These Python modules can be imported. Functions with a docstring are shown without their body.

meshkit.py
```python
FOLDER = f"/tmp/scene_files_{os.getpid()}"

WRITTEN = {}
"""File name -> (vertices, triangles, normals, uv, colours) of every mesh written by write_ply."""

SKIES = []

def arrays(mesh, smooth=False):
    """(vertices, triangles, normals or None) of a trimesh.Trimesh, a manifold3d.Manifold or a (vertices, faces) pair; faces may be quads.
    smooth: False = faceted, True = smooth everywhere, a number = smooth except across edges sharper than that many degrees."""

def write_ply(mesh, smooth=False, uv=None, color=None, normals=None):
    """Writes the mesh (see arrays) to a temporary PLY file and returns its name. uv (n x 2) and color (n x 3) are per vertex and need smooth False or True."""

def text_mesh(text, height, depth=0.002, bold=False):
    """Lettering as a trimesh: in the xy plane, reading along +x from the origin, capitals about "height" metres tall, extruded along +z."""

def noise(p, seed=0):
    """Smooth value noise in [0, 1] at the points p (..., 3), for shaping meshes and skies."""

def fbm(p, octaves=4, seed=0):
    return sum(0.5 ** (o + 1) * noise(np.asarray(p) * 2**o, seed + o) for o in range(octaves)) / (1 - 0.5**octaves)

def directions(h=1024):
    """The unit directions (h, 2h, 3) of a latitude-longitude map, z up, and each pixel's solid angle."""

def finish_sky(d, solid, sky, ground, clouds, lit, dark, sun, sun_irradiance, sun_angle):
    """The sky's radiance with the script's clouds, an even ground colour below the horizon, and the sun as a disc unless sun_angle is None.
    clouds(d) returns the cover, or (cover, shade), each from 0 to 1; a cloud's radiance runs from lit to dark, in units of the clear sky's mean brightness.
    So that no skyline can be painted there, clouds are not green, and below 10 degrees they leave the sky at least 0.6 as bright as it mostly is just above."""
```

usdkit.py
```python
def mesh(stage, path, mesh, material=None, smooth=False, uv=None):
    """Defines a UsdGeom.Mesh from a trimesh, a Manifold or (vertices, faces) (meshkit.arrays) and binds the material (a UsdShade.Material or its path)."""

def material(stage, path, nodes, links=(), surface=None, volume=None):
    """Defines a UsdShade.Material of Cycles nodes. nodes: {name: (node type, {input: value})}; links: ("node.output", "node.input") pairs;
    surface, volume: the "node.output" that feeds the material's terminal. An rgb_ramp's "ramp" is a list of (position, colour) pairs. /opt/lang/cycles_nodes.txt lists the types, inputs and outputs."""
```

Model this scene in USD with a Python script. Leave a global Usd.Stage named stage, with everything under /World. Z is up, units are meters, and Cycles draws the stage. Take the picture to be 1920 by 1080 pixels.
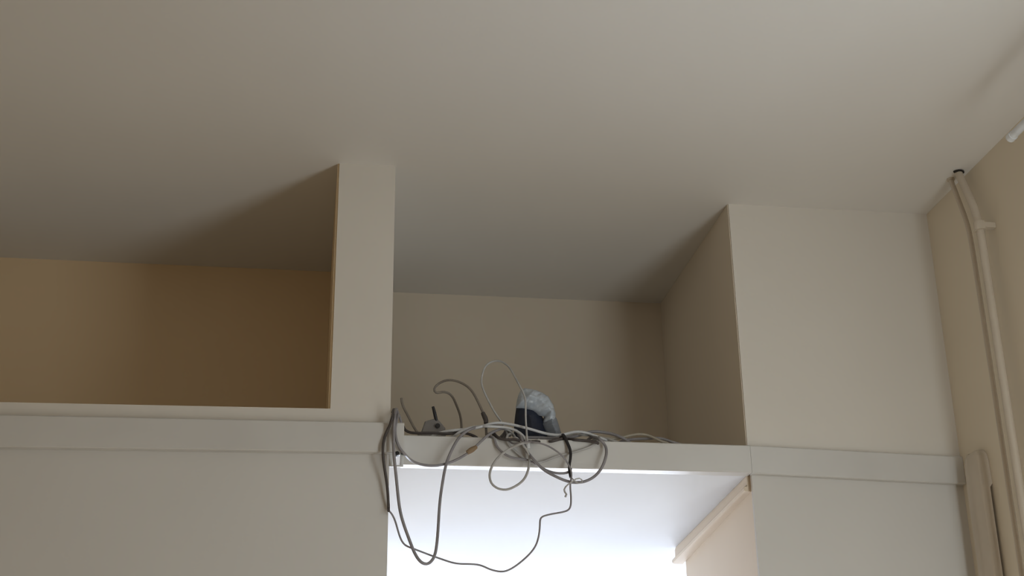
import math, random
import numpy as np
import trimesh, manifold3d as m3
from scipy.interpolate import CubicSpline
import usdkit, meshkit
from pxr import Usd, UsdGeom, UsdLux, UsdShade, Gf, Sdf

stage = Usd.Stage.CreateInMemory()
UsdGeom.SetStageUpAxis(stage, UsdGeom.Tokens.z)
UsdGeom.SetStageMetersPerUnit(stage, 1.0)
UsdGeom.Xform.Define(stage, '/World')
UsdGeom.Scope.Define(stage, '/World/Looks')

# ------------------------------------------------------------ camera, window daylight, exposure
EXPOSURE = 0.09
cam = UsdGeom.Camera.Define(stage, '/World/camera')
cam.AddTransformOp().Set(Gf.Matrix4d(            # rows: right, up, back, eye
    0.98938767, -0.14472033, -0.01296408, 0,
    -0.04230610, -0.37228249, 0.92715476, 0,
    -0.13900444, -0.91676702, -0.37445426, 0,
    0, 0, 1.5, 1))
cam.CreateHorizontalApertureAttr(36.0)
cam.CreateVerticalApertureAttr(20.25)
cam.CreateFocalLengthAttr(48.587)
cam.CreateClippingRangeAttr(Gf.Vec2f(0.05, 100))
cam.CreateExposureAttr(EXPOSURE)

def rect_light(name, centre, w, h, back, intensity, color):
    """Daylight entering a window: a rect just outside the pane. back: the direction it faces away from."""
    L = UsdLux.RectLight.Define(stage, '/World/' + name)
    z = np.array(back, float); z /= np.linalg.norm(z)
    x = np.cross([0, 0, 1.0], z); x /= np.linalg.norm(x)
    y = np.cross(z, x)
    L.AddTransformOp().Set(Gf.Matrix4d(*x, 0, *y, 0, *z, 0, *map(float, centre), 1))
    L.CreateWidthAttr(w); L.CreateHeightAttr(h)
    L.CreateIntensityAttr(intensity); L.CreateColorAttr(Gf.Vec3f(*color))
    return L

# the room's window stands in the slanting face of a boxed-out bay on the right wall, outside the view
BAY_A, BAY_B = np.array([1.115, 1.12]), np.array([1.445, 1.59])
BAY_T = (BAY_B - BAY_A) / np.linalg.norm(BAY_B - BAY_A)
BAY_N = np.array([-BAY_T[1], BAY_T[0]])
W1 = dict(z0=0.12, z1=2.62)
W2 = dict(x0=-0.75, x1=2.3, z0=0.85, z1=2.08)    # the next room's window in its far wall
wc = (BAY_A + BAY_B) / 2 - 0.045 * BAY_N
rect_light('daylight_room', (*wc, (W1['z0'] + W1['z1']) / 2), 0.50, W1['z1'] - W1['z0'], (-BAY_N[0], -BAY_N[1], 0), 4.4, (0.88, 0.93, 1.0))
rect_light('daylight_next_room', ((W2['x0'] + W2['x1']) / 2, 6.78, (W2['z0'] + W2['z1']) / 2), W2['x1'] - W2['x0'], W2['z1'] - W2['z0'], (0, 1, 0), 9.6, (0.82, 0.86, 1.0))

# ------------------------------------------------------------ materials
def paint(name, c1, c2, scale=1.6, rough=0.6, bump=0.06, bscale=60, spec=0.3):
    """Painted plaster or wood: two close tones in soft patches, roller grain."""
    return usdkit.material(stage, '/World/Looks/' + name, {
        'g': ('geometry', {}),
        'n': ('noise_texture', {'scale': scale, 'detail': 2.0, 'roughness': 0.55}),
        'r': ('rgb_ramp', {'ramp': [(0.32, c1), (0.68, c2)]}),
        'n2': ('noise_texture', {'scale': bscale, 'detail': 1.0}),
        'b': ('bump', {'strength': bump, 'distance': 0.004}),
        'p': ('principled_bsdf', {'roughness': rough, 'specular_ior_level': spec})},
        [('g.position', 'n.vector'), ('g.position', 'n2.vector'), ('n.fac', 'r.fac'), ('n2.fac', 'b.height'),
         ('r.color', 'p.base_color'), ('b.normal', 'p.normal')], surface='p.BSDF')

def plain(name, c, rough=0.5, metal=0.0, spec=0.5, **more):
    return usdkit.material(stage, '/World/Looks/' + name, {
        'g': ('geometry', {}), 'n': ('noise_texture', {'scale': 35.0, 'detail': 2.0}),
        'r': ('rgb_ramp', {'ramp': [(0.25, tuple(0.86 * x for x in c)), (0.75, tuple(min(1, 1.1 * x) for x in c))]}),
        'p': ('principled_bsdf', {'roughness': rough, 'metallic': metal, 'specular_ior_level': spec, **more})},
        [('g.position', 'n.vector'), ('n.fac', 'r.fac'), ('r.color', 'p.base_color')], surface='p.BSDF')

M_CEIL = paint('ceiling_paint', (0.82, 0.785, 0.74), (0.86, 0.825, 0.78), 1.1)
M_WALL = paint('cream_wall_paint', (0.8, 0.745, 0.67), (0.84, 0.785, 0.71), 1.4)
M_SIDE = paint('beige_wall_paint', (0.85, 0.75, 0.6), (0.88, 0.78, 0.63), 1.4)
M_NICHE = paint('niche_paint', (0.80, 0.70, 0.57), (0.83, 0.73, 0.60), 1.5)
M_OCHRE = paint('ochre_niche_paint', (0.87, 0.67, 0.43), (0.9, 0.7, 0.46), 1.5)
M_BOARD = paint('board_gloss_paint', (0.7, 0.675, 0.64), (0.75, 0.725, 0.69), 5.0, 0.38, 0.04, 30, 0.45)
M_PANEL = paint('grey_cream_wall_paint', (0.74, 0.71, 0.67), (0.78, 0.75, 0.71), 1.6)
M_WHITE = paint('next_room_ceiling_paint', (0.85, 0.86, 0.88), (0.88, 0.89, 0.91), 1.5)
M_PEACH = paint('passage_wall_paint', (0.8, 0.67, 0.52), (0.83, 0.7, 0.55), 2.2)
M_PIPE = paint('pipe_paint', (0.66, 0.57, 0.46), (0.70, 0.61, 0.50), 9.0, 0.42, 0.05, 90, 0.45)
M_FAR = usdkit.material(stage, '/World/Looks/tan_wall_paint', {'p': ('principled_bsdf', {'base_color': (0.885, 0.735, 0.545), 'roughness': 0.6})}, [], surface='p.BSDF')
M_FLOOR = usdkit.material(stage, '/World/Looks/floor_boards', {'p': ('principled_bsdf', {'base_color': (0.74, 0.58, 0.405), 'roughness': 0.6})}, [], surface='p.BSDF')
M_GRIME = plain('grime', (0.20, 0.17, 0.14), 0.8)
M_HOLE = plain('dark_hole', (0.03, 0.025, 0.02), 0.9)
M_RAIL = plain('white_rail', (0.82, 0.83, 0.84), 0.3)
M_METAL = plain('white_metal', (0.80, 0.81, 0.81), 0.3, 0.1)
M_BLACK = plain('black_plastic', (0.02, 0.018, 0.02), 0.45)
M_DARKC = plain('dark_brown_cable', (0.085, 0.07, 0.065), 0.5)
M_GREYC = plain('grey_cable', (0.31, 0.29, 0.30), 0.45)
M_MIDC = plain('warm_grey_cable', (0.50, 0.48, 0.46), 0.45)
M_LIGHTC = plain('pale_cable', (0.74, 0.74, 0.75), 0.4)
M_BROWNC = plain('brown_grey_cable', (0.28, 0.24, 0.20), 0.5)
M_ARCH = plain('thin_pale_cable', (0.54, 0.53, 0.52), 0.45)
M_BEIGEC = plain('beige_cable', (0.47, 0.42, 0.34), 0.5)
M_TAPE = plain('brown_tape', (0.30, 0.20, 0.11), 0.55)
M_ADAPT = plain('grey_plastic', (0.28, 0.26, 0.245), 0.5)
M_NAVY = plain('navy_plastic', (0.015, 0.021, 0.042), 0.5)
M_BAG = plain('pale_bag_film', (0.56, 0.61, 0.67), 0.3, coat_weight=0.2)
M_FILM = plain('grey_blue_bag_film', (0.29, 0.32, 0.37), 0.28, coat_weight=0.2)
M_GLASS = usdkit.material(stage, '/World/Looks/window_glass', {
    't': ('transparent_bsdf', {'color': (0.96, 0.98, 0.97)}), 'g': ('glossy_bsdf', {'roughness': 0.02, 'color': (1, 1, 1)}),
    'm': ('mix_closure', {'fac': 0.05})},
    [('t.BSDF', 'm.closure1'), ('g.BSDF', 'm.closure2')], surface='m.closure')

# ------------------------------------------------------------ helpers
used = {}
def numbered(parent, name):
    k = used.get((parent, name), 0); used[(parent, name)] = k + 1
    return f'{parent}/{name}' + (f'_{k:03d}' if k else '')

def tag(prim, label=None, cat=None, group=None, kind=None):
    for key, v in (('label', label), ('category', cat), ('group', group), ('kind', kind)):
        if v: prim.SetCustomDataByKey(key, v)
    return prim

def thing(name, loc, label, cat, group=None, kind=None):
    x = UsdGeom.Xform.Define(stage, numbered('/World', name))
    x.AddTranslateOp().Set(Gf.Vec3d(*map(float, loc)))
    tag(x.GetPrim(), label, cat, group, kind)
    return x.GetPrim(), np.array(loc, float)

def part(name, mesh, mat, parent=None, smooth=35, label=None):
    """One mesh: a part of parent (a thing), or a top-level thing. Shapes are given in room coordinates."""
    v, f, _ = meshkit.arrays(mesh)
    if parent is None:
        path = numbered('/World', name)
    else:
        path = numbered(str(parent[0].GetPath()), name); v = v - parent[1]
    p = usdkit.mesh(stage, path, trimesh.Trimesh(v, f, process=False), mat, smooth=smooth).GetPrim()
    if label: tag(p, label)
    return (p, parent[1] if parent else np.zeros(3))

def struct(name, mesh, mat, label, cat, smooth=False):
    p = part(name, mesh, mat, None, smooth)
    tag(p[0], label, cat, None, 'structure')
    return p

def hexa(p):
    """Box of 8 corners: bottom four then top four, each counter-clockwise from above."""
    p = np.array(p, float)
    return trimesh.Trimesh(p, [[0, 2, 1], [0, 3, 2], [4, 5, 6], [4, 6, 7], [0, 1, 5], [0, 5, 4], [1, 2, 6], [1, 6, 5], [2, 3, 7], [2, 7, 6], [3, 0, 4], [3, 4, 7]], process=False)

def box(x0, x1, y0, y1, z0, z1):
    return hexa([(x0, y0, z0), (x1, y0, z0), (x1, y1, z0), (x0, y1, z0), (x0, y0, z1), (x1, y0, z1), (x1, y1, z1), (x0, y1, z1)])

def join(*ms): return trimesh.util.concatenate(ms)

def solid(mesh): return m3.Manifold(m3.Mesh(np.asarray(mesh.vertices, np.float32), np.asarray(mesh.faces, np.uint32)))

def union(*ms):
    r = solid(ms[0])
    for m in ms[1:]: r = r + solid(m)
    return r

def loft(rings, closed=True):
    """Skin over rings of equal size, capped."""
    rings = np.array(rings, float); n, k, _ = rings.shape
    v = rings.reshape(-1, 3).tolist(); f = []
    for i in range(n - 1):
        for j in range(k):
            a, b = i * k + j, i * k + (j + 1) % k
            f += [[a, b, b + k], [a, b + k, a + k]]
    for base, flip in ((0, True), ((n - 1) * k, False)):
        c = len(v); v.append(rings[0 if flip else -1].mean(0).tolist())
        for j in range(k):
            a, b = base + j, base + (j + 1) % k
            f.append([c, b, a] if flip else [c, a, b])
    m = trimesh.Trimesh(v, f, process=False)
    if m.volume < 0: m.invert()
    return m

def board(x0, x1, y0, y1, zb, zt, c=0.002):
    """A chamfered board along x; zb and zt are (left, right) heights, so that it may hang a little out of level."""
    rings = []
    for x, b, t in ((x0, zb[0], zt[0]), (x1, zb[1], zt[1])):
        rings.append([(x, y0 + c, b), (x, y1, b), (x, y1, t), (x, y0 + c, t), (x, y0, t - c), (x, y0, b + c)])
    return loft(rings)

def smooth_path(p, step=0.006):
    p = np.array(p, float)
    t = np.concatenate([[0], np.cumsum(np.maximum(np.linalg.norm(np.diff(p, axis=0), axis=1), 1e-5) ** 0.5)])
    s = CubicSpline(t, p)
    L = np.linalg.norm(np.diff(p, axis=0), axis=1).sum()
    return s(np.linspace(0, t[-1], max(6, int(L / step))))

def tube(path, r, sides=8, curve=True, step=0.006):
    q = smooth_path(path, step) if curve else np.array(path, float)
    r = np.broadcast_to(r, (len(q),)) if np.ndim(r) == 0 else np.interp(np.linspace(0, 1, len(q)), np.linspace(0, 1, len(r)), r)
    t = np.gradient(q, axis=0); t /= np.linalg.norm(t, axis=1, keepdims=True)
    n = np.cross(t[0], [0.3, 0.9, 0.2]); n /= np.linalg.norm(n)
    rings, a = [], np.arange(sides) * 2 * np.pi / sides
    for i in range(len(q)):
        n = n - t[i] * (n @ t[i]); n /= np.linalg.norm(n)
        b = np.cross(t[i], n)
        rings.append(q[i] + r[i] * (np.cos(a)[:, None] * n + np.sin(a)[:, None] * b))
    return loft(rings)

def rounded(x0, x1, y0, y1, z0, z1, r, seg=8):
    s = [m3.Manifold.sphere(r, seg).translate((x, y, z)) for x in (x0 + r, x1 - r) for y in (y0 + r, y1 - r) for z in (z0 + r, z1 - r)]
    return m3.Manifold.batch_hull(s)

# ------------------------------------------------------------ the room shell
H = 2.90                       # ceiling
YL, YR = 2.744, 2.845          # face of the left and of the right part of the far wall
XP0, XP1, XD = 0.0358, 0.159, 0.951   # pier edges, right edge of the doorway
XR, XL, YN = 1.445, -1.25, -0.8 # right, left and near walls

ceil = box(XL - 0.1, XR + 0.2, YN - 0.1, 3.62, H, H + 0.12)
struct('ceiling', ceil, M_CEIL, 'off-white plaster ceiling running on into the two high niches', 'ceiling')
struct('floor', box(XL - 0.1, XR + 0.1, YN - 0.1, 2.80, -0.1, 0.0), M_FLOOR, 'brown wooden floor below the view', 'floor')
struct('floor_next_room', box(-1.7, 3.1, 2.80, 6.9, -0.1, 0.0), M_WHITE, 'pale floor of the room beyond the doorway', 'floor')
struct('wall_left', box(XL - 0.1, XL, YN, 3.62, 0, H), M_FAR, 'tan wall far to the left', 'wall')
struct('wall_near', box(XL, XR, YN - 0.1, YN, 0, H), M_FAR, 'tan wall behind the viewer', 'wall')
struct('wall_right', box(XR, XR + 0.07, YN, 3.62, 0, H), M_SIDE, 'beige side wall at the right behind the painted pipes', 'wall')

def slab(p, q, n0, n1, z0, z1):
    """An upright slab along the line p-q in plan, from n0 to n1 along its normal."""
    p, q = np.array(p, float), np.array(q, float); t = (q - p) / np.linalg.norm(q - p); n = np.array([-t[1], t[0]])
    c = [p + n0 * n, q + n0 * n, q + n1 * n, p + n1 * n]
    return hexa([(*u, z0) for u in c] + [(*u, z1) for u in c])

e = 0.04
A1, B1 = BAY_A + e * BAY_T, BAY_B - e * BAY_T
struct('wall_bay', join(slab(BAY_A, BAY_B, -0.03, 0, 0, W1['z0']), slab(BAY_A, BAY_B, -0.03, 0, W1['z1'], 2.70), slab(BAY_A, A1, -0.03, 0, W1['z0'], W1['z1']), slab(B1, BAY_B, -0.03, 0, W1['z0'], W1['z1']),
                        box(BAY_A[0] + 0.02, XR, BAY_A[1] - 0.02, BAY_A[1], 0, 2.70),
                        trimesh.creation.extrude_polygon(__import__('shapely').geometry.Polygon([BAY_A, BAY_B, (XR, BAY_A[1])]), 0.02, engine='earcut').apply_translation((0, 0, 2.68))),
       M_SIDE, 'beige boxed-out bay on the right wall holding the window', 'wall')

# left part of the far wall: pier, sill strip and plain wall under the long board
sill = hexa([(XL, YL, 2.26), (XP1, YL, 2.26), (XP1, 3.56, 2.26), (XL, 3.56, 2.26),
             (XL, YL, 2.323), (XP1, YL, 2.338), (XP1, 3.56, 2.338), (XL, 3.56, 2.323)])
pier = box(XP0, XP1, YL, 3.56, 2.27, H)
struct('wall_far_left', union(sill, pier), M_WALL, 'cream far wall at the left with a narrow pier beside the open niche', 'wall')
struct('wall_lower_left', box(XL, XP1, YL + 0.006, YL + 0.05, 0, 2.26), M_PANEL, 'plain grey-cream wall under the long board left of the doorway', 'wall')
struct('wall_niche_left', box(XL, XP0 + 0.02, 3.369, 3.47, 2.25, H), M_OCHRE, 'ochre brown back wall of the left high niche', 'wall')
struct('wall_niche_side', box(XP0 - 0.004, XP0 + 0.001, YL + 0.004, 3.372, 2.336, H), M_OCHRE, 'ochre brown side face of the pier inside the left niche', 'wall')
# right part
struct('wall_far_right', box(XD, XR, YR, 3.60, 2.257, H),
       M_WALL, 'cream far wall at the right between niche and pipes', 'wall')
struct('wall_lower_right', box(0.9565, XR, YR + 0.004, YR + 0.014, 0, 2.257), M_PANEL, 'plain grey-cream wall under the board right of the doorway', 'wall')
struct('wall_niche_right', box(XP1 - 0.02, XD + 0.02, 3.4944, 3.60, 2.27, H), M_NICHE, 'dim beige back wall of the niche over the doorway', 'wall')
struct('wall_niche_right_side', box(XD - 0.002, XD + 0.003, YR + 0.003, 3.497, 2.30, H), M_NICHE, 'dim beige right side wall of the niche over the doorway', 'wall')
struct('floor_niche', (hexa([(XP1, YR + 0.02, 2.256), (XD, YR + 0.02, 2.256), (XD, 3.60, 2.256), (XP1, 3.60, 2.256),
                            (XP1, YR + 0.02, 2.3105), (XD, YR + 0.02, 2.3085), (XD, 3.60, 2.3085), (XP1, 3.60, 2.3105)])), M_NICHE, 'shelf board of the niche over the doorway', 'shelf')

struct('trim_1', board(XL, 0.187, YL - 0.014, YL + 0.012, (2.2275, 2.245), (2.294, 2.3075)), M_BOARD, 'long flat painted board under the left niche ending at the cables', 'board')
struct('trim_2', board(0.1886, XD + 0.0015, YR - 0.012, YR + 0.020, (2.247, 2.2475), (2.3109, 2.3087)), M_BOARD, 'painted header board across the top of the doorway under the cable tangle', 'board')
struct('trim_3', board(XD + 0.002, 1.4445, YR - 0.012, YR + 0.006, (2.246, 2.2336), (2.3087, 2.2963)), M_BOARD, 'flat painted board on the right wall section ending at the corner post', 'board')

# passage and the bright room behind the doorway
struct('ceiling_next_room', join(box(-1.6, 3.0, YR + 0.024, 6.9, 2.250, 2.2558), box(XP1, 0.1884, 2.757, YR + 0.0195, 2.2515, 2.3085)), M_WHITE, 'bright white ceiling of the room beyond the doorway', 'ceiling')
struct('wall_passage_left', box(XP1 - 0.04, XP1, YL + 0.05, 3.66, 0, 2.25), M_PEACH, 'pale side of the passage left of the doorway', 'wall')
struct('wall_passage_right', hexa([(0.9575, YR + 0.0145, 0), (1.12, YR + 0.0145, 0), (1.12, 3.62, 0), (1.012, 3.62, 0),
                                   (0.9575, YR + 0.0145, 2.25), (1.12, YR + 0.0145, 2.25), (1.12, 3.62, 2.25), (1.012, 3.62, 2.25)]), M_PEACH, 'peach beige passage wall right of the bright doorway', 'wall')
struct('wall_next_left', box(-1.7, -1.6, 3.60, 6.9, 0, 2.30), M_WHITE, 'left wall of the room beyond the doorway', 'wall')
struct('wall_next_right', box(3.0, 3.1, 3.60, 6.9, 0, 2.30), M_WHITE, 'right wall of the room beyond the doorway', 'wall')
struct('wall_next_near', join(box(-1.6, XP1 - 0.04, 3.60, 3.66, 0, 2.25), box(1.12, 3.0, 3.60, 3.62, 0, 2.25)), M_WHITE, 'near wall of the room beyond the doorway', 'wall')
w = W2
struct('wall_next_far', union(box(-1.6, 3.0, 6.60, 6.75, 0, w['z0']), box(-1.6, 3.0, 6.60, 6.75, w['z1'], 2.26), box(-1.6, w['x0'], 6.60, 6.75, w['z0'] - .01, w['z1'] + .01), box(w['x1'], 3.0, 6.60, 6.75, w['z0'] - .01, w['z1'] + .01)),
       M_WALL, 'far wall of the room beyond the doorway with its window', 'wall')

# moulding along the passage wall: fascia with a round bead below
def cornice_ring(x, y, zt, s=1.0):
    prof = [(0.012, 0.0), (-0.002, 0.0), (-0.004, -0.006), (-0.004, -0.024), (-0.009, -0.025), (-0.012, -0.029), (-0.011, -0.034), (-0.006, -0.036), (0.012, -0.036)]
    return [(x + s * a, y, zt + s * b) for a, b in prof]
struct('trim_4', loft([cornice_ring(0.9535, YR + 0.0215, 2.2495), cornice_ring(0.998, 3.655, 2.2495, 1.25)]), M_PEACH, 'beaded moulding along the top of the passage wall right of the doorway', 'moulding', 35)

# boxed post in the right corner
def post_ring(z, e, back):
    x0, y0, y1 = 1.419 + 0.5 * e, 2.716 + e, 2.788 - 0.4 * e
    return [(x0 + 0.004, y0, z), (back, y0, z), (back, y1, z), (x0 + 0.003, y1, z), (x0, y1 - 0.006, z), (x0 - 0.002, y0 + 0.044, z), (x0 + 0.001, y0 + 0.038, z), (x0 + 0.0005, y0 + 0.006, z)]
pz = [(0.0, 0, 1.4385), (2.198, 0, 1.4385), (2.206, 0, 1.4447), (2.258, 0.002, 1.4447), (2.272, 0.006, 1.4447), (2.281, 0.013, 1.4447), (2.2855, 0.022, 1.4447)]
struct('trim_5', loft([post_ring(*q) for q in pz]), M_PIPE, 'narrow round-topped boxed post in the right corner beside the pipes', 'post', 35)

# windows (out of the view, the light's way in)
def window(name, label, a0, a1, z0, z1, at, axis):
    t = thing(name, (at, (a0 + a1) / 2, z0) if axis == 'x' else ((a0 + a1) / 2, at, z0), label, 'window', kind='structure')
    def b(p0, p1, q0, q1, d0, d1):
        return box(at + d0, at + d1, p0, p1, q0, q1) if axis == 'x' else box(p0, p1, at + d0, at + d1, q0, q1)
    f, mid = 0.05, (a0 + a1) / 2
    part('window_frame', union(b(a0, a0 + f, z0, z1, -.025, .025), b(a1 - f, a1, z0, z1, -.025, .025), b(a0, a1, z0, z0 + f, -.025, .025), b(a0, a1, z1 - f, z1, -.025, .025), b(mid - .03, mid + .03, z0, z1, -.025, .025)), M_RAIL, t, False)
    part('pane', b(a0 + f, mid - .03, z0 + f, z1 - f, -.003, .003), M_GLASS, t, False)
    part('pane', b(mid + .03, a1 - f, z0 + f, z1 - f, -.003, .003), M_GLASS, t, False)
t = thing('window_1', (*((BAY_A + BAY_B) / 2), W1['z0']), 'white framed window in the bay of the right wall', 'window', kind='structure')
f, mid = 0.035, (A1 + B1) / 2
part('window_frame', join(slab(A1, A1 + f * BAY_T, -.03, -.002, W1['z0'], W1['z1']), slab(B1 - f * BAY_T, B1, -.03, -.002, W1['z0'], W1['z1']),
                          slab(A1, B1, -.03, -.002, W1['z0'], W1['z0'] + f), slab(A1, B1, -.03, -.002, W1['z1'] - f, W1['z1']), slab(A1, B1, -.03, -.002, 1.86, 1.89)), M_RAIL, t, False)
for z0, z1 in ((W1['z0'] + f, 1.86), (1.89, W1['z1'] - f)):
    part('pane', slab(A1 + f * BAY_T, B1 - f * BAY_T, -.018, -.013, z0, z1), M_GLASS, t, False)
window('window_2', 'white framed window in the far wall of the next room', W2['x0'], W2['x1'], W2['z0'], W2['z1'], 6.69, 'y')

# ------------------------------------------------------------ pipes, rail
t = thing('pipe', (1.4134, 2.549, 0), 'thick painted pipe rising up the right corner through a dark hole in the ceiling', 'pipe')
pp = [(1.4134, 2.549, 0.0), (1.4134, 2.549, 1.2), (1.4134, 2.549, 2.3), (1.4134, 2.549, 2.66), (1.4134, 2.550, 2.725), (1.4140, 2.560, 2.775), (1.4165, 2.585, 2.83), (1.419, 2.608, 2.875), (1.420, 2.619, 2.899)]
part('tube', tube(pp, 0.0088, 14, True, 0.02), M_PIPE, t)
part('pipe_clip', union(tube([(1.4134, 2.549, 2.722), (1.4134, 2.549, 2.742)], 0.0125, 16, False), box(1.415, 1.4445, 2.5375, 2.5515, 2.726, 2.738)), M_PIPE, t, label='painted clip holding the pipe to the wall')
a = np.linspace(math.radians(195), math.radians(345), 14)
part('collar', tube([(1.420 + 0.0115 * math.cos(u), 2.620 + 0.0115 * math.sin(u), 2.8975) for u in a], 0.0028, 6), M_HOLE, t, label='dark gap around the pipe at the ceiling')
t = thing('pipe', (1.424, 2.610, 0), 'thin painted pipe just left of the thick pipe in the right corner', 'pipe')
pp = [(1.424, 2.612, 0.0), (1.424, 2.612, 1.2), (1.424, 2.612, 2.3), (1.4235, 2.613, 2.70), (1.4225, 2.618, 2.77), (1.4205, 2.634, 2.83), (1.419, 2.649, 2.88), (1.419, 2.655, 2.899)]
part('tube', tube(pp, 0.0055, 12, True, 0.02), M_PIPE, t)
part('collar', tube([(1.419, 2.655, 2.8955), (1.419, 2.655, 2.8998)], 0.009, 12, False), M_PIPE, t)

t = thing('curtain_rail', (1.30, 1.2, 2.735), 'white round curtain rail high on the right wall at the frame edge', 'curtain rail')
part('rod', tube([(1.30, 0.25, 2.7452), (1.30, 2.175, 2.7452)], 0.0082, 14, False), M_RAIL, t)
part('end_cap', tube([(1.30, 2.169, 2.7452), (1.30, 2.182, 2.7452), (1.30, 2.1845, 2.7452)], [0.0094, 0.0094, 0.006], 14, False), M_RAIL, t)
for y in (0.35, 1.03, 1.9):
    part('bracket', union(box(1.30, 1.4448, y - 0.006, y + 0.006, 2.729, 2.738), box(1.441, 1.4448, y - 0.01, y + 0.01, 2.71, 2.76)), M_RAIL, t, False)

# ------------------------------------------------------------ hardware and clutter on the shelf
t = thing('bracket', (0.171, 2.735, 2.217), 'small white metal bracket with a dark screw at the upper left corner of the doorway', 'bracket')
part('plate', rounded(0.157, 0.1655, 2.7325, 2.7385, 2.2165, 2.2425, 0.0015), M_METAL, t, 25)
part('flange', rounded(0.1800, 0.1865, 2.7325, 2.7385, 2.2165, 2.2445, 0.0015), M_METAL, t, 25)
part('crossbar', rounded(0.157, 0.1865, 2.7325, 2.7385, 2.2155, 2.2190, 0.0012), M_METAL, t, 25)
part('crossbar', rounded(0.157, 0.1865, 2.7325, 2.7385, 2.2395, 2.2446, 0.0012), M_METAL, t, 25)
part('screw', tube([(0.1735, 2.738, 2.242), (0.1735, 2.728, 2.242)], [0.0048, 0.0042], 12, False), M_BLACK, t, label='dark screw head')

t = thing('adapter', (0.262, 2.93, 2.3105), 'small grey plug adapter with a black stub lying at the left end of the shelf', 'adapter')
ad = m3.Manifold.batch_hull([m3.Manifold.sphere(0.004, 10).translate(p) for p in [(0.232, 2.915, 2.3150), (0.232, 2.95, 2.3150), (0.288, 2.915, 2.3150), (0.288, 2.95, 2.3150), (0.248, 2.918, 2.364), (0.248, 2.945, 2.364), (0.270, 2.918, 2.371), (0.270, 2.945, 2.371), (0.286, 2.918, 2.352), (0.286, 2.945, 2.352)]])
part('body', ad, M_ADAPT, t)
part('stub', tube([(0.2705, 2.918, 2.366), (0.2665, 2.913, 2.382), (0.2615, 2.910, 2.399)], [0.0036, 0.0040, 0.0030], 10), M_BLACK, t, label='black stub pointing up')
part('socket', tube([(0.272, 2.922, 2.357), (0.2725, 2.908, 2.3555)], 0.0052, 12, False), M_BLACK, t, label='black round socket')

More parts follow.
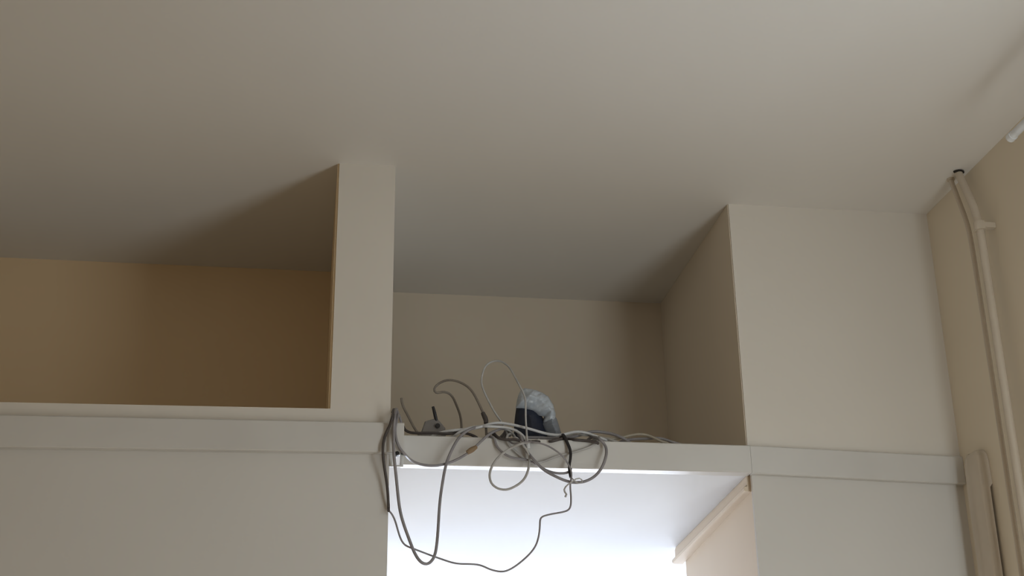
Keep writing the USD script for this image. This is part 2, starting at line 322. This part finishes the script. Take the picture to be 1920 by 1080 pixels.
def pillow(poly, y, thick, seed, wrinkle=0.0, grid=0.0016, back=0.5, power=0.6):
    """A stuffed body with this outline in the xz plane: bulging to the front (smaller y) and less to the back."""
    from shapely.geometry import Polygon, Point
    import shapely
    pg = Polygon(poly).buffer(0.003).buffer(-0.003).buffer(-0.002).buffer(0.002)
    pg = pg.segmentize(grid * 1.4)
    ring = np.array(pg.exterior.coords)[:-1]
    x0, z0, x1, z1 = pg.bounds
    gx, gz = np.meshgrid(np.arange(x0, x1, grid), np.arange(z0, z1, grid))
    q = np.stack([gx.ravel(), gz.ravel()], 1)
    q = q[shapely.contains_xy(pg.buffer(-0.6 * grid), q[:, 0], q[:, 1])]
    pts = np.vstack([ring, q])
    from scipy.spatial import Delaunay
    tri = Delaunay(pts).simplices
    c = pts[tri].mean(1)
    tri = tri[shapely.contains_xy(pg, c[:, 0], c[:, 1])]
    d = shapely.distance(pg.exterior, shapely.points(pts))
    h = (np.clip(d / d.max(), 0, 1)) ** power
    h[:len(ring)] = 0
    nz = meshkit.fbm(np.stack([pts[:, 0] * 55, pts[:, 1] * 95 - pts[:, 0] * 40, 0 * pts[:, 0]], 1), 3, seed) - 0.5
    front = y - thick * h - wrinkle * nz * np.minimum(1, d / 0.006)
    rear = y + back * thick * h
    n = len(pts)
    v = np.vstack([np.c_[pts[:, 0], front, pts[:, 1]], np.c_[pts[:, 0], rear, pts[:, 1]]])
    e = np.sign(np.cross(pts[tri[:, 1]] - pts[tri[:, 0]], pts[tri[:, 2]] - pts[tri[:, 0]]))
    tri[e < 0] = tri[e < 0][:, ::-1]
    f = [*tri.tolist(), *(tri[:, ::-1] + n).tolist()]
    m = len(ring)
    for i in range(m):
        j = (i + 1) % m
        f += [[i, i + n, j + n], [i, j + n, j]]
    r = trimesh.Trimesh(v, f, process=False)
    trimesh.repair.fix_normals(r)
    return r

t = thing('plastic_bag', (0.50, 2.92, 2.3105), 'dark blue-black bundle under a crumpled pale plastic bag standing in the cable tangle', 'bag')
k = lambda L: [(x / 1000, z / 1000) for x, z in L]
part('body', pillow(k([(450, 2412), (446, 2385), (443, 2356), (444, 2314), (520, 2314), (522, 2343), (512, 2380), (495, 2412)]), 2.925, 0.028, 1, 0.004, 0.0022), M_NAVY, t, 60, 'dark blue-black body')
part('bag_top', pillow(k([(446, 2402), (449, 2420), (452, 2431), (457, 2443), (466, 2449), (485, 2447), (506, 2440), (521, 2430), (531, 2412), (536, 2392), (534, 2372), (522, 2364), (507, 2372), (512, 2384), (499, 2386), (485, 2395), (466, 2402)]), 2.912, 0.027, 5, 0.014), M_BAG, t, 60, 'pale crumpled plastic over the top')
part('bag_side', pillow(k([(512, 2392), (528, 2402), (540, 2380), (548, 2352), (555, 2316), (513, 2313), (515, 2345), (505, 2366)]), 2.918, 0.024, 9, 0.010), M_FILM, t, 60, 'grey-blue plastic hanging down the right side')

# ------------------------------------------------------------ cables: centre lines in millimetres
C = {
    'A': [[166.2,2793.9,2346.2],[167.6,2791,2350.8],[167.9,2782.9,2350.6],[167.1,2766.7,2345.1],[165.7,2749,2337.0],[163.9,2732.1,2327.4],[161.9,2717.6,2317.4],[159.9,2706.8,2307.8],[158.5,2712.4,2302.6],[156.5,2719.4,2297.2],[153.4,2724,2290.6],[150.1,2726.5,2282.9],[147.2,2726.6,2274.1],[145.2,2724.8,2264.3],[144.5,2723.6,2259.1],[144,2722,2248.0],[144.6,2722.7,2236.4],[146,2725.3,2224.8],[148,2728.6,2213.3],[150.1,2731.3,2202.4],[152.1,2733.1,2191.8],[154,2734.3,2181.6],[155.5,2735.4,2171.3],[156.7,2736.6,2161.0],[157.6,2738.1,2151.2],[158.4,2740.7,2142.2],[159,2744.1,2134.5],[158.7,2733.7,2125.0]],
    'Aw': [[159.1,2739,2126.2],[165.6,2741.9,2120.2],[170.5,2744.3,2112.3],[174.4,2746.3,2103.1],[177.7,2748.2,2093.1],[181,2750,2083.0],[184.9,2752,2073.4],[189.7,2754.1,2065.5],[195.8,2756.3,2060.3],[203.4,2758.6,2057.3],[212.3,2761.3,2054.8],[222.5,2764.6,2051.8],[233.8,2768.3,2048.5],[246,2772.3,2045.0],[258.5,2776.1,2041.6],[270.7,2779,2038.2],[281.6,2780.1,2034.9],[291.5,2779.8,2032.1],[301.8,2779.7,2030.2],[314.1,2781.7,2029.9],[327.7,2785.2,2030.5],[340.7,2788.7,2030.6],[351.5,2790.5,2029.0],[359.9,2790.4,2025.8],[367.6,2789.9,2022.3],[375.9,2790,2019.7],[384.4,2790,2017.9],[392.9,2789.6,2017.0],[402.2,2789.8,2018.4],[413,2791.8,2023.3],[424.8,2795.1,2031.1],[436.5,2798.4,2040.4],[447,2800.4,2049.7],[455.5,2800.8,2058.4],[462.2,2800.3,2066.7],[467.2,2799.9,2075.2],[470.7,2799.9,2084.3],[473.2,2800,2093.7],[474.8,2800,2103.5],[475.8,2800,2113.0],[476.3,2800,2121.8],[477.5,2800,2128.9],[481.4,2800,2133.5],[488.3,2800,2136.4],[497.7,2800,2138.9],[508.5,2800,2141.2],[519.3,2800,2143.2],[528.9,2800,2145.5],[536.3,2800,2148.8],[540.6,2800,2154.1],[542.7,2800,2162.1],[543.3,2800,2172.5],[543.1,2800,2183.6],[542.5,2799.9,2193.9],[542.5,2799.4,2203.0],[543.5,2798.2,2210.7],[545,2797.2,2218.0],[545.6,2798.5,2226.5],[544.2,2799.8,2235.8],[540.4,2798.6,2244.7],[534.6,2794.7,2252.4],[527.7,2790.6,2259.4],[520.7,2789.1,2265.8],[513.5,2789.6,2271.8],[505.6,2790.2,2277.2],[496.9,2790.1,2282.0],[487.5,2790,2285.8],[477.8,2790.6,2288.6],[468.6,2792.8,2290.9],[461.2,2796.9,2293.0],[454.5,2800.1,2294.1],[446.5,2800.2,2292.8],[437.7,2806.2,2291.9],[429.9,2815.6,2292.8],[424,2822.9,2295.9],[420.3,2827.9,2300.6],[417.9,2830.6,2305.5],[416,2830.7,2309.0],[416.9,2850.8,2315.9]],
    'B': [[178.1,2801.6,2345.5],[176,2794.4,2350.5],[174.4,2789.7,2353.0],[172.7,2778.5,2350.6],[171,2761.6,2344.0],[169.3,2743.9,2335.3],[167.8,2727.4,2325.6],[167,2721.8,2318.2],[165.7,2709.9,2308.4],[165.3,2713.7,2303.1],[165,2717.1,2297.4],[164.7,2717.3,2290.4],[164.7,2716.8,2282.7],[164.9,2716.5,2274.4],[165,2716.5,2265.4],[165.2,2716.2,2255.7],[165.5,2715.8,2245.8],[166.2,2716.1,2235.9],[167.2,2717.4,2226.5],[168.4,2719.4,2217.3],[169.8,2721.7,2208.2],[171.2,2723.9,2198.9],[172.5,2726.1,2189.3],[173.9,2728.3,2179.1],[175.4,2730.6,2168.2],[177,2733.1,2156.4],[178.8,2735.6,2144.3],[181,2737.9,2132.0],[183.7,2739.8,2120.1],[187,2741.3,2108.8],[190.7,2742.5,2098.1],[194.6,2743.6,2087.8],[198.7,2744.9,2077.7],[202.8,2746.6,2067.7],[206.9,2748.3,2058.1],[211,2749.6,2048.9],[215.3,2750,2040.6],[219.8,2749.7,2033.4],[224.7,2749.6,2027.8],[230,2750.9,2024.4],[235.7,2753.5,2023.4],[241.2,2755.9,2024.9],[246.4,2757.9,2028.8],[250.8,2759.9,2034.7],[252.6,2761.1,2038.3],[255.5,2764,2046.5],[257.6,2767.1,2055.8],[259.1,2770.2,2065.7],[260.4,2773.1,2076.0],[261.4,2775.7,2086.6],[262.3,2778.1,2097.5],[263.1,2780.4,2108.9],[263.9,2782.6,2120.7],[264.7,2784.9,2132.8],[265.7,2787.2,2145.0],[266.8,2789.6,2157.1],[268.2,2792.1,2169.1],[269.8,2794.7,2180.8],[271.6,2797.2,2192.3],[273.4,2799.4,2203.4],[275.2,2801.2,2214.2],[277.1,2802.5,2224.6],[279.3,2803.5,2234.7],[281.8,2804.4,2244.5],[284.9,2805.7,2254.1],[288.5,2807.3,2263.3],[292.2,2809,2272.0],[296,2811.2,2280.2],[299.7,2814.1,2287.8],[303.6,2817.5,2294.9],[307.6,2821.5,2301.6],[312,2825.7,2307.8],[317,2829.5,2313.6],[322.9,2834.6,2319.6],[329.5,2837.6,2324.8],[336.5,2837.9,2328.7],[344,2841.5,2332.8],[353.6,2863.4,2341.4],[361.1,2866.3,2343.5],[368.8,2865.8,2344.1],[378.3,2868.1,2345.5],[389.5,2872.5,2347.5],[400.9,2876.2,2348.7],[410.5,2878.7,2348.3],[416.9,2880.7,2345.7],[418.3,2882.6,2340.5],[413.1,2884.7,2331.8],[399.7,2887.9,2319.4]],
    'C': [[186,2810,2330.0],[183.2,2798.9,2335.5],[180.6,2786.9,2337.4],[178.3,2774.4,2336.3],[176.3,2762.1,2332.8],[174.5,2750.7,2327.5],[172.9,2740.4,2320.9],[171.3,2731,2313.2],[170,2725.4,2305.9],[168.9,2724.1,2299.2],[168.2,2723.4,2292.0],[168.3,2722.5,2283.6],[169.5,2721.2,2274.1],[171.7,2720.5,2264.8],[174.9,2721.4,2256.8],[178.8,2723.4,2250.6],[183.1,2724.9,2245.4],[187.4,2726.1,2240.9],[192.6,2742.8,2241.0],[198.6,2769.2,2243.9],[204.4,2785.8,2244.5],[210.9,2796.1,2243.8],[218.5,2802.1,2242.2],[227.5,2804.5,2240.3],[237.3,2804.9,2238.7],[247.5,2805.1,2238.0],[257.7,2806,2238.6],[267.6,2807.7,2240.4],[277.2,2809.9,2243.2],[286.4,2811.9,2246.5],[295,2813.4,2250.2],[303.3,2814.6,2254.4],[311.5,2815.2,2259.0],[319.6,2815.1,2264.0],[327.3,2814.9,2269.4],[334.6,2815.1,2275.4],[341.4,2816.2,2281.8],[347.9,2817.9,2288.4],[354.1,2820,2295.1],[360.3,2822.5,2301.7],[366.5,2825.4,2308.0],[372.9,2829.2,2314.0],[379.3,2834,2319.5],[386.1,2839.6,2324.7],[393.4,2845.5,2329.6],[401.2,2850.9,2334.1],[409.3,2855.2,2337.8],[417.1,2860.5,2340.8],[424.4,2870.3,2343.3],[428.9,2876.3,2342.2],[430.4,2882.6,2337.9],[428,2890.1,2330.0]],
    'D': [[483.8,2830,2307.7],[481.7,2830,2307.0],[478.5,2830,2306.0],[474,2830,2304.8],[468,2827.5,2302.7],[458.7,2812.1,2296.7],[450.4,2808.5,2294.0],[440.2,2798.3,2288.9],[431.6,2801.9,2286.7],[423.2,2807.7,2283.8],[414.5,2810,2279.0],[405.8,2808.8,2272.8],[397.6,2804.8,2265.5],[390.1,2800.8,2257.5],[383.5,2799.1,2249.1],[378.1,2799.4,2240.6],[374.2,2800.1,2231.7],[372.1,2800.2,2222.7],[372,2800,2213.6],[374.3,2800,2205.0],[379.4,2800,2197.6],[387.4,2800,2192.2],[392.2,2800,2190.4],[402.3,2800,2189.0],[411.9,2800.1,2190.6],[421,2800.1,2194.4],[429.8,2799.8,2199.5],[437.8,2799.6,2205.6],[444.5,2800.3,2212.9],[449.6,2802.1,2221.6],[453.3,2804.5,2230.9],[456,2807,2240.4],[457.8,2810.2,2250.0],[458.9,2815.5,2260.2],[458.3,2817.2,2269.2],[455.3,2814.6,2276.2],[451.1,2813.8,2282.7],[446.2,2811.9,2288.4],[441.9,2811.9,2294.4],[440.2,2826.5,2303.9],[435.4,2822.4,2306.4],[431.2,2823.8,2308.4],[427.2,2830,2308.9]],
    'F': [[412.1,2880.4,2320.1],[420.4,2874.1,2333.0],[427.7,2867.4,2338.2],[434,2860.9,2337.5],[439.1,2853.4,2332.1],[442.5,2842.6,2322.7],[443.4,2822.7,2309.4],[444.8,2814.5,2299.4],[447.7,2819.2,2293.4],[450.6,2821.8,2287.0],[454.7,2823.6,2280.3],[459.7,2822.4,2272.6],[463.6,2808.2,2261.1],[470.2,2807.3,2253.1],[477.5,2807.9,2245.5],[485,2807.7,2238.3],[493,2807.1,2232.1],[501.4,2806,2226.9],[510.1,2804.8,2222.3],[518.9,2804.3,2218.0],[528.1,2804.5,2214.3],[537.5,2805,2211.4],[547.3,2805.3,2209.6],[552.3,2805.3,2209.1],[562.2,2805.2,2209.4],[572,2804.8,2211.1],[581.4,2804.4,2214.3],[590.2,2804.7,2219.1],[598.3,2806.1,2225.3],[605.5,2808.1,2232.7],[611.5,2809.8,2240.7],[616.4,2810,2249.1],[620.1,2809.6,2257.6],[623.1,2810.1,2266.4],[625.5,2812.6,2275.3],[626.8,2816.6,2284.1],[626.7,2820.7,2292.2],[624.5,2823.1,2299.1],[620.3,2822.3,2304.3],[614.7,2820.4,2308.4],[612.2,2836.2,2316.4],[609.1,2851.5,2322.6],[605.6,2865.7,2325.9],[600.8,2872.9,2324.1],[596.1,2878.4,2318.1]],
    'G': [[379.2,2855.7,2316.2],[382.7,2829.9,2310.9],[385.9,2829,2308.3],[387.4,2828.2,2302.5],[389.2,2827.2,2294.8],[393.1,2825.8,2286.5],[399.5,2824.7,2278.8],[407.5,2823.7,2272.1],[416.3,2822.7,2267.0],[426.1,2821.9,2263.7],[437,2821.4,2262.1],[448.2,2821.3,2260.9],[458.9,2821.1,2258.3],[468.3,2817.9,2253.5],[476.7,2815.3,2247.8],[484.7,2813.6,2242.0],[493.4,2812,2236.5],[503.6,2810,2232.1],[514.8,2808.8,2229.5],[526.6,2808.9,2229.0],[537.3,2809.9,2230.9],[544.9,2810.7,2235.1],[547.5,2810.6,2241.7]],
    'I': [[435.9,2865.2,2317.8],[429.9,2856,2323.9],[423.7,2849.2,2324.2],[417.5,2838.4,2318.5],[412.9,2826.7,2309.4],[412.9,2826.7,2302.0],[416.7,2827.5,2294.6],[422.8,2826.9,2287.1],[429.9,2826.4,2280.3],[437.4,2826.6,2274.3],[444.8,2827,2268.4],[451.8,2827.1,2262.4],[459.4,2827,2257.6],[468.5,2827.2,2255.5],[478.9,2827.6,2256.1],[489.5,2828.1,2258.8],[499.9,2828.6,2263.0],[510.1,2828.9,2267.6],[520.2,2829,2271.5],[530.6,2829,2274.4],[541.2,2829,2277.0],[552.2,2829.1,2280.0],[563.4,2829.2,2283.5],[574.3,2829.1,2287.1],[584.3,2828.8,2290.6],[593.6,2828.7,2294.6],[602.3,2829.5,2300.0],[609.9,2830,2306.3],[614.8,2830,2312.1],[615.9,2831.1,2315.9],[615.2,2849.4,2320.7],[606.2,2863.1,2318.3]],
    'H': [[535.7,2868.5,2317.6],[538.4,2859.9,2326.1],[538.4,2841.4,2322.5],[539.8,2832.2,2315.3],[542.4,2828.2,2306.1],[545.6,2825.7,2296.7],[548.3,2822.9,2286.9],[549.1,2819.8,2276.5],[548.7,2818.2,2271.1],[546.9,2814.7,2260.6],[544.4,2810.4,2250.9],[542.7,2806.6,2241.6],[542.5,2804.3,2232.7],[543.5,2803.9,2224.9],[544.5,2802.6,2218.7]],
    'Hh': [[544,2799,2219],[551,2797,2211],[561,2795,2205],[567,2793,2208],[564,2791,2214],[553,2790,2213],[544,2791,2207],[537,2793,2202],[531,2798,2196],[529,2799,2189],[533,2800,2184],[531,2800,2176]],
    'J1': [[252,2880,2318.0],[258.3,2875.9,2322.3],[266.5,2872.3,2325.8],[276.2,2869,2328.4],[286.8,2865.1,2330.2],[297.9,2859.5,2330.8],[309.8,2858.9,2332.3],[322.1,2861.4,2334.4],[333.7,2859.9,2335.3],[343.8,2848.2,2333.6],[354.6,2845.5,2335.6],[365.8,2847.9,2339.9],[376.6,2849.4,2344.0],[386.9,2850.2,2347.0],[397,2850.6,2348.4],[406.8,2850.6,2348.2],[416.6,2849.9,2346.9],[426.3,2848.4,2344.9],[436,2846.5,2342.4],[445.6,2844.9,2339.8],[455.2,2844.1,2337.4],[464.9,2844.2,2335.1],[474.9,2845.1,2332.8],[485.5,2846.8,2330.4],[496.3,2848.7,2328.2],[507.1,2849.9,2326.3],[517.5,2849.9,2325.0],[527.5,2848.9,2324.4],[537,2847.4,2325.0],[546.6,2849.4,2327.7],[556.5,2854.1,2331.7],[566.3,2857.7,2334.9],[576.2,2858.9,2336.0],[586.1,2858.5,2335.1],[596.4,2860.7,2333.8],[605.7,2861.2,2331.1],[614.5,2862,2328.1],[622.2,2859.8,2324.2],[629.8,2859.2,2321.3],[637.6,2863.4,2319.9],[645.7,2875.4,2320.7],[650.2,2880.3,2318.8],[652.1,2885.6,2316.2]],
    'J2': [[292.4,2873.9,2319.1],[300.3,2870.6,2320.4],[306.4,2859.9,2321.6],[313.1,2854.9,2325.4],[321.3,2853.5,2330.3],[331.7,2853.5,2334.7],[344.3,2856.7,2338.8],[357.3,2857.5,2341.0],[368,2842.2,2337.4],[380,2840.7,2337.0],[392.1,2843,2337.4],[403.4,2842.6,2336.9],[414.1,2841,2335.4],[424.4,2838.7,2332.4],[433.9,2834.8,2327.4],[441.7,2829.1,2320.6],[447.9,2826,2313.6],[451.8,2820.4,2305.4],[455.3,2821.8,2299.2],[457.5,2823.2,2293.2]],
    'J3': [[444,2862,2330.0],[444.6,2861.9,2324.7],[450,2862.2,2322.1],[458.9,2863.1,2321.4],[469.9,2864.4,2321.7],[481.8,2865.7,2322.2],[493.7,2866.2,2322.2],[505.6,2865.9,2321.8],[518.1,2867.2,2322.1],[531.3,2869.9,2323.2],[544.3,2870.7,2324.4],[556.7,2869.8,2325.7],[568.6,2870.1,2328.1],[579.8,2872.3,2332.0],[590.3,2875.1,2336.4],[600.5,2877.9,2340.4],[611.1,2880.4,2343.2],[622.3,2881.9,2344.2],[633.5,2882.1,2343.5],[643.7,2880.6,2341.6],[652.3,2877.5,2339.0],[659.6,2873.5,2335.8],[666.8,2870.1,2332.1],[674.5,2868.4,2328.0],[682.4,2868.6,2323.8],[689.8,2870.7,2320.1],[695.9,2874.5,2317.3],[700,2880,2316]],
    'J4': [[528.9,2878.8,2316.2],[535.9,2878.8,2323.8],[545.8,2878.8,2329.2],[557.7,2878.8,2332.8],[570.9,2880.7,2335.4],[580.8,2865.7,2331.7],[592.8,2865.8,2331.4],[605.2,2870.9,2331.6],[616.6,2871.6,2330.1],[628.1,2871.3,2327.9],[638.5,2867.6,2324.6],[646.5,2857.2,2319.3],[656.1,2861.2,2318.0],[663.4,2865.9,2316.8],[668,2871.8,2316.0]],
    'J5': [[612,2890,2318],[617.4,2883.4,2324.4],[625.6,2880.4,2327.6],[635.6,2879.6,2328.6],[647,2879.8,2328.7],[658.8,2880,2329.0],[670.5,2879.3,2330.5],[681.7,2879.1,2332.9],[692.3,2880.9,2336.1],[702.2,2884.8,2339.5],[711.9,2889,2342.4],[716.9,2890.5,2343.3],[726.9,2891.7,2343.7],[736.9,2890.5,2341.7],[746.5,2887.2,2337.2],[755.6,2883,2331.4],[764.1,2879.7,2326.4],[772.1,2878.7,2323.5],[779.3,2880.6,2321.7],[785.4,2885.9,2319.6],[790,2895,2316.0]],
    'J6': [[666,2890,2318],[673.8,2890.9,2323.9],[682.4,2890.2,2327.5],[691.8,2889.2,2329.7],[702.1,2889.2,2331.2],[713.1,2891.3,2332.7],[724.7,2895.2,2334.5],[736.5,2899,2336.3],[748.2,2900.8,2338.0],[753.9,2900.9,2338.5],[765.2,2900.3,2338.6],[776.5,2899.9,2336.9],[787.5,2899.9,2333.5],[797.5,2900,2330.2],[806,2899.7,2327.9],[813.3,2900.1,2325.9],[819.9,2902.4,2322.4],[826,2908,2316]],
    'K': [[374,2865.7,2324.9],[374.2,2870.4,2336.3],[373.9,2872.6,2346.4],[372.7,2871.2,2355.0],[371,2869.8,2363.4],[368.7,2870.3,2372.2],[365.9,2873.1,2381.7],[362.5,2877.2,2391.8],[358.8,2881.2,2402.3],[354.6,2884.6,2412.9],[350.1,2887.8,2423.0],[345.2,2891.3,2432.1],[339.8,2895.1,2439.9],[333.6,2899.1,2446.6],[326.3,2903.1,2452.3],[318.3,2907,2457.1],[310.1,2910.9,2460.7],[302.1,2914.9,2463.1],[294.1,2919.4,2464.0],[286.1,2924.4,2463.1],[278.4,2928.7,2460.2],[271.5,2930.7,2455.0],[266.8,2930.4,2448.3],[266.4,2929.6,2441.7],[270.5,2930.2,2437.9],[277.7,2933.6,2439.3],[286.5,2938.6,2442.4],[295.1,2943.4,2443.2],[302.6,2947.7,2441.0],[308.3,2951.9,2437.1],[312.6,2956.6,2432.4],[316.5,2962.4,2426.8],[320.7,2969.6,2420.6],[324.9,2977.6,2414.6],[328.6,2985.9,2409.2],[331.7,2993.7,2403.1],[334,3000,2393.9],[335.6,3004.3,2380.1],[336.6,3007,2363.4],[337.3,3008.6,2346.1],[338,3009.9,2330.8],[338.8,3011.5,2320.0],[340,3014,2316]],
    'Kc': [[367,2870,2376],[370,2868,2368],[373,2866,2359],[373,2865,2351]],
    'L': [[420,2866.1,2325.0],[418.1,2869.5,2336.1],[414.3,2870.4,2345.6],[409.2,2869.9,2354.2],[403.5,2869.1,2362.4],[397.6,2869.1,2370.9],[392.2,2870.9,2380.4],[387.5,2874.5,2390.7],[383.3,2878.2,2401.2],[379.2,2880.2,2410.8],[375.2,2879.8,2419.0],[371.7,2879.6,2427.0],[369.1,2882.3,2435.5],[367.5,2886.8,2444.8],[367,2890.1,2454.3],[367.7,2890.3,2463.7],[369.6,2889.7,2473.0],[372.4,2891,2482.2],[376.5,2894.9,2490.8],[382.1,2899.1,2498.2],[389.6,2901.4,2503.8],[398.4,2901.2,2506.8],[407.4,2899.4,2506.6],[415.5,2896.1,2503.1],[419,2894.1,2500.4],[424.9,2889,2493.7],[429.1,2882.8,2485.9],[432,2876,2477.4],[434.4,2868.8,2468.6],[436.7,2861.8,2459.7],[439.2,2855.3,2450.7],[442.2,2849.7,2441.4],[445.7,2845.4,2431.8],[449.4,2842.2,2422.3],[452.5,2839.6,2413.5],[454.7,2837.4,2405.5],[455.9,2835.4,2397.0],[456.1,2833.5,2386.8],[455.6,2831.8,2375.3],[455.1,2830.4,2363.2],[455,2829.4,2351.6],[455.3,2828.6,2340.5],[455.6,2826.7,2329.4],[455.3,2821.8,2317.5],[454.8,2815.5,2305.6],[455.7,2816.5,2296.9],[457,2818.3,2290.3],[458.7,2818.1,2285.5]],
    'Lc': [[454,2822,2304],[456,2818,2293],[458,2816,2283]],
    'M1': [[194,2940,2425],[195.1,2936.2,2414.1],[197.5,2932.1,2404.4],[200.8,2927.8,2395.4],[204.6,2923.5,2386.7],[208.6,2919.4,2377.6],[212.6,2915.5,2368.0],[216.6,2911.5,2358.4],[220.6,2907.2,2349.3],[224.8,2902.9,2340.8],[229.4,2898.9,2332.7],[234.4,2895.8,2324.5],[240,2894,2316.0]],
    'T': [[346,2816,2284],[336,2814,2277],[326,2814,2270]],
    'N1': [[195,2872,2340],[198.1,2869.8,2333.1],[203.8,2866.5,2328.0],[211.9,2863.1,2324.8],[222.3,2860.9,2323.5],[234.2,2860.1,2323.6],[246.7,2860,2324.1],[259.1,2860.1,2324.3],[270.9,2860.1,2324.1],[282.2,2860.2,2323.7],[287.6,2860.5,2323.6],[298.1,2863.1,2325.2],[308,2863.5,2327.3],[317.8,2864.4,2328.7],[327.8,2863.2,2327.2],[337.4,2860.2,2323.6],[346.2,2857.9,2319.5],[352.7,2858.9,2316.0],[355.2,2866.8,2314.4],[352,2885,2316.0]],
    'N2': [[396.6,2894.1,2319.2],[390.9,2879.3,2330.4],[388,2862.2,2329.9],[389,2852.4,2324.6],[392.1,2839,2315.2],[397.7,2827.3,2307.2],[405.9,2822.7,2303.6],[415.2,2820.1,2302.8],[424.5,2818.9,2303.3],[428.9,2817.9,2303.0],[437.6,2818.5,2301.7],[447.4,2823.4,2301.4],[458.5,2827.1,2301.8],[467.9,2821.6,2300.4],[476.1,2819.8,2300.3],[480.7,2819.7,2300.2],[481,2827,2301.0]],
    'J7': [[376.1,2880.7,2330.2],[376.6,2874.8,2328.9],[378.6,2870.9,2329.2],[381.9,2868.5,2330.6],[386.2,2867.1,2332.7],[391.2,2866.7,2335.0],[396.8,2866.5,2337.0],[402.5,2866.3,2338.4],[408.3,2865.9,2339.0],[413.8,2865.4,2338.8],[418.9,2864.8,2337.6],[423.5,2864.2,2335.5],[427.4,2862.9,2332.5],[430.5,2859.2,2328.2],[432.4,2851.4,2322.2],[433.5,2841.7,2315.5],[433.9,2830.4,2308.5],[435.6,2830.4,2304.9],[437.1,2830.4,2301.9],[438.2,2830.4,2299.7]],
    'N3': [[504.8,2829.4,2304.5],[510.3,2825.9,2303.7],[518.2,2826.9,2306.2],[527.6,2828.8,2309.4],[540.1,2842.4,2314.7],[552,2847.6,2315.9],[559.7,2829.4,2309.6],[571.1,2829.4,2308.8],[581.9,2828.9,2307.9],[591.4,2826.6,2306.4],[599.1,2823.1,2304.3],[605.3,2820.5,2302.1],[611.1,2825.8,2301.7]],
}
def cable(key, label, mat, r, group=None, extra=(), name='cable', sides=8):
    p = np.array(C[key], float) / 1000
    t = thing(name, p[0], label, 'cable', group)
    part('sheath', tube(p, r, sides), mat, t, 60)
    for nm, k2, m2, r2, lb in extra:
        part(nm, tube(np.array(C[k2], float) / 1000, r2, 10), m2, t, 60, lb)
    return t

t = cable('A', 'dark brown cable hanging straight down the left edge of the doorway', M_DARKC, 0.0030)
cable('Aw', 'thin grey wire swagging low across the bright doorway with a sharp step', M_GREYC, 0.0019)
cable('B', 'long grey cable hanging in a narrow deep loop at the left of the doorway', M_GREYC, 0.0031)
cable('C', 'grey cable sagging in front of the header with brown tape on it', M_GREYC, 0.0029, extra=[('tape', 'T', M_TAPE, [0.004, 0.0062, 0.0048], 'brown tape wrapped round the cable')])
cable('D', 'grey cable coiled in a round loop hanging at the middle of the header', M_MIDC, 0.0026)
cable('F', 'thick grey cable in a wide loop hanging at the right of the tangle', M_GREYC, 0.0032)
cable('G', 'short grey cable dipping just above the wide right loop to the knot', M_GREYC, 0.0027)
cable('I', 'faint grey cable lying close against the header board face', M_MIDC, 0.0026)
cable('H', 'black cable dropping from the shelf into a knot with a small pale hook end', M_BLACK, [0.0036, 0.0034, 0.003, 0.0026], extra=[('hook', 'Hh', M_MIDC, [0.0014, 0.0013, 0.0015, 0.0022], 'grey thin loop and hooked end')])
cable('J1', 'long pale grey cable running along the whole top of the tangle', M_LIGHTC, 0.0031)
cable('J2', 'pale cable arching over the tangle left of the bag and ending at the white clip', M_LIGHTC, 0.0030)
cable('J3', 'dark grey cable lying behind the bundle right of the bag', M_GREYC, 0.0034)
cable('J4', 'slim grey cable lying along the shelf edge right of the bag', M_MIDC, 0.0028)
cable('J5', 'beige cable humping over the shelf edge right of the wide loop', M_BEIGEC, 0.0030)
cable('J6', 'grey cable at the far right end of the bundle on the shelf', M_GREYC, 0.0032)
cable('K', 'brown-grey cable curling up like a hook against the niche wall', M_BROWNC, 0.0027, extra=[('connector', 'Kc', M_DARKC, [0.0045, 0.0055, 0.005], 'dark connector at its foot')])
cable('L', 'thin pale cable standing in a tall arch left of the plastic bag', M_ARCH, 0.0022, extra=[('clip', 'Lc', M_RAIL, [0.004, 0.0052, 0.004], 'white clip at its lower end')])
cable('M1', 'short brownish cable leaning at the left end of the shelf', M_BROWNC, 0.0028)
cable('N1', 'dark brown cable lying flat along the left end of the shelf edge', M_DARKC, 0.0030)
cable('N2', 'dark cable lying low on the shelf edge just left of the bag', M_DARKC, 0.0032)
cable('J7', 'thin pale cable end curving down over the tangle just left of the arching cables', M_LIGHTC, 0.0022)
cable('N3', 'dark cable lying low on the shelf edge just right of the bag', M_DARKC, 0.0032)
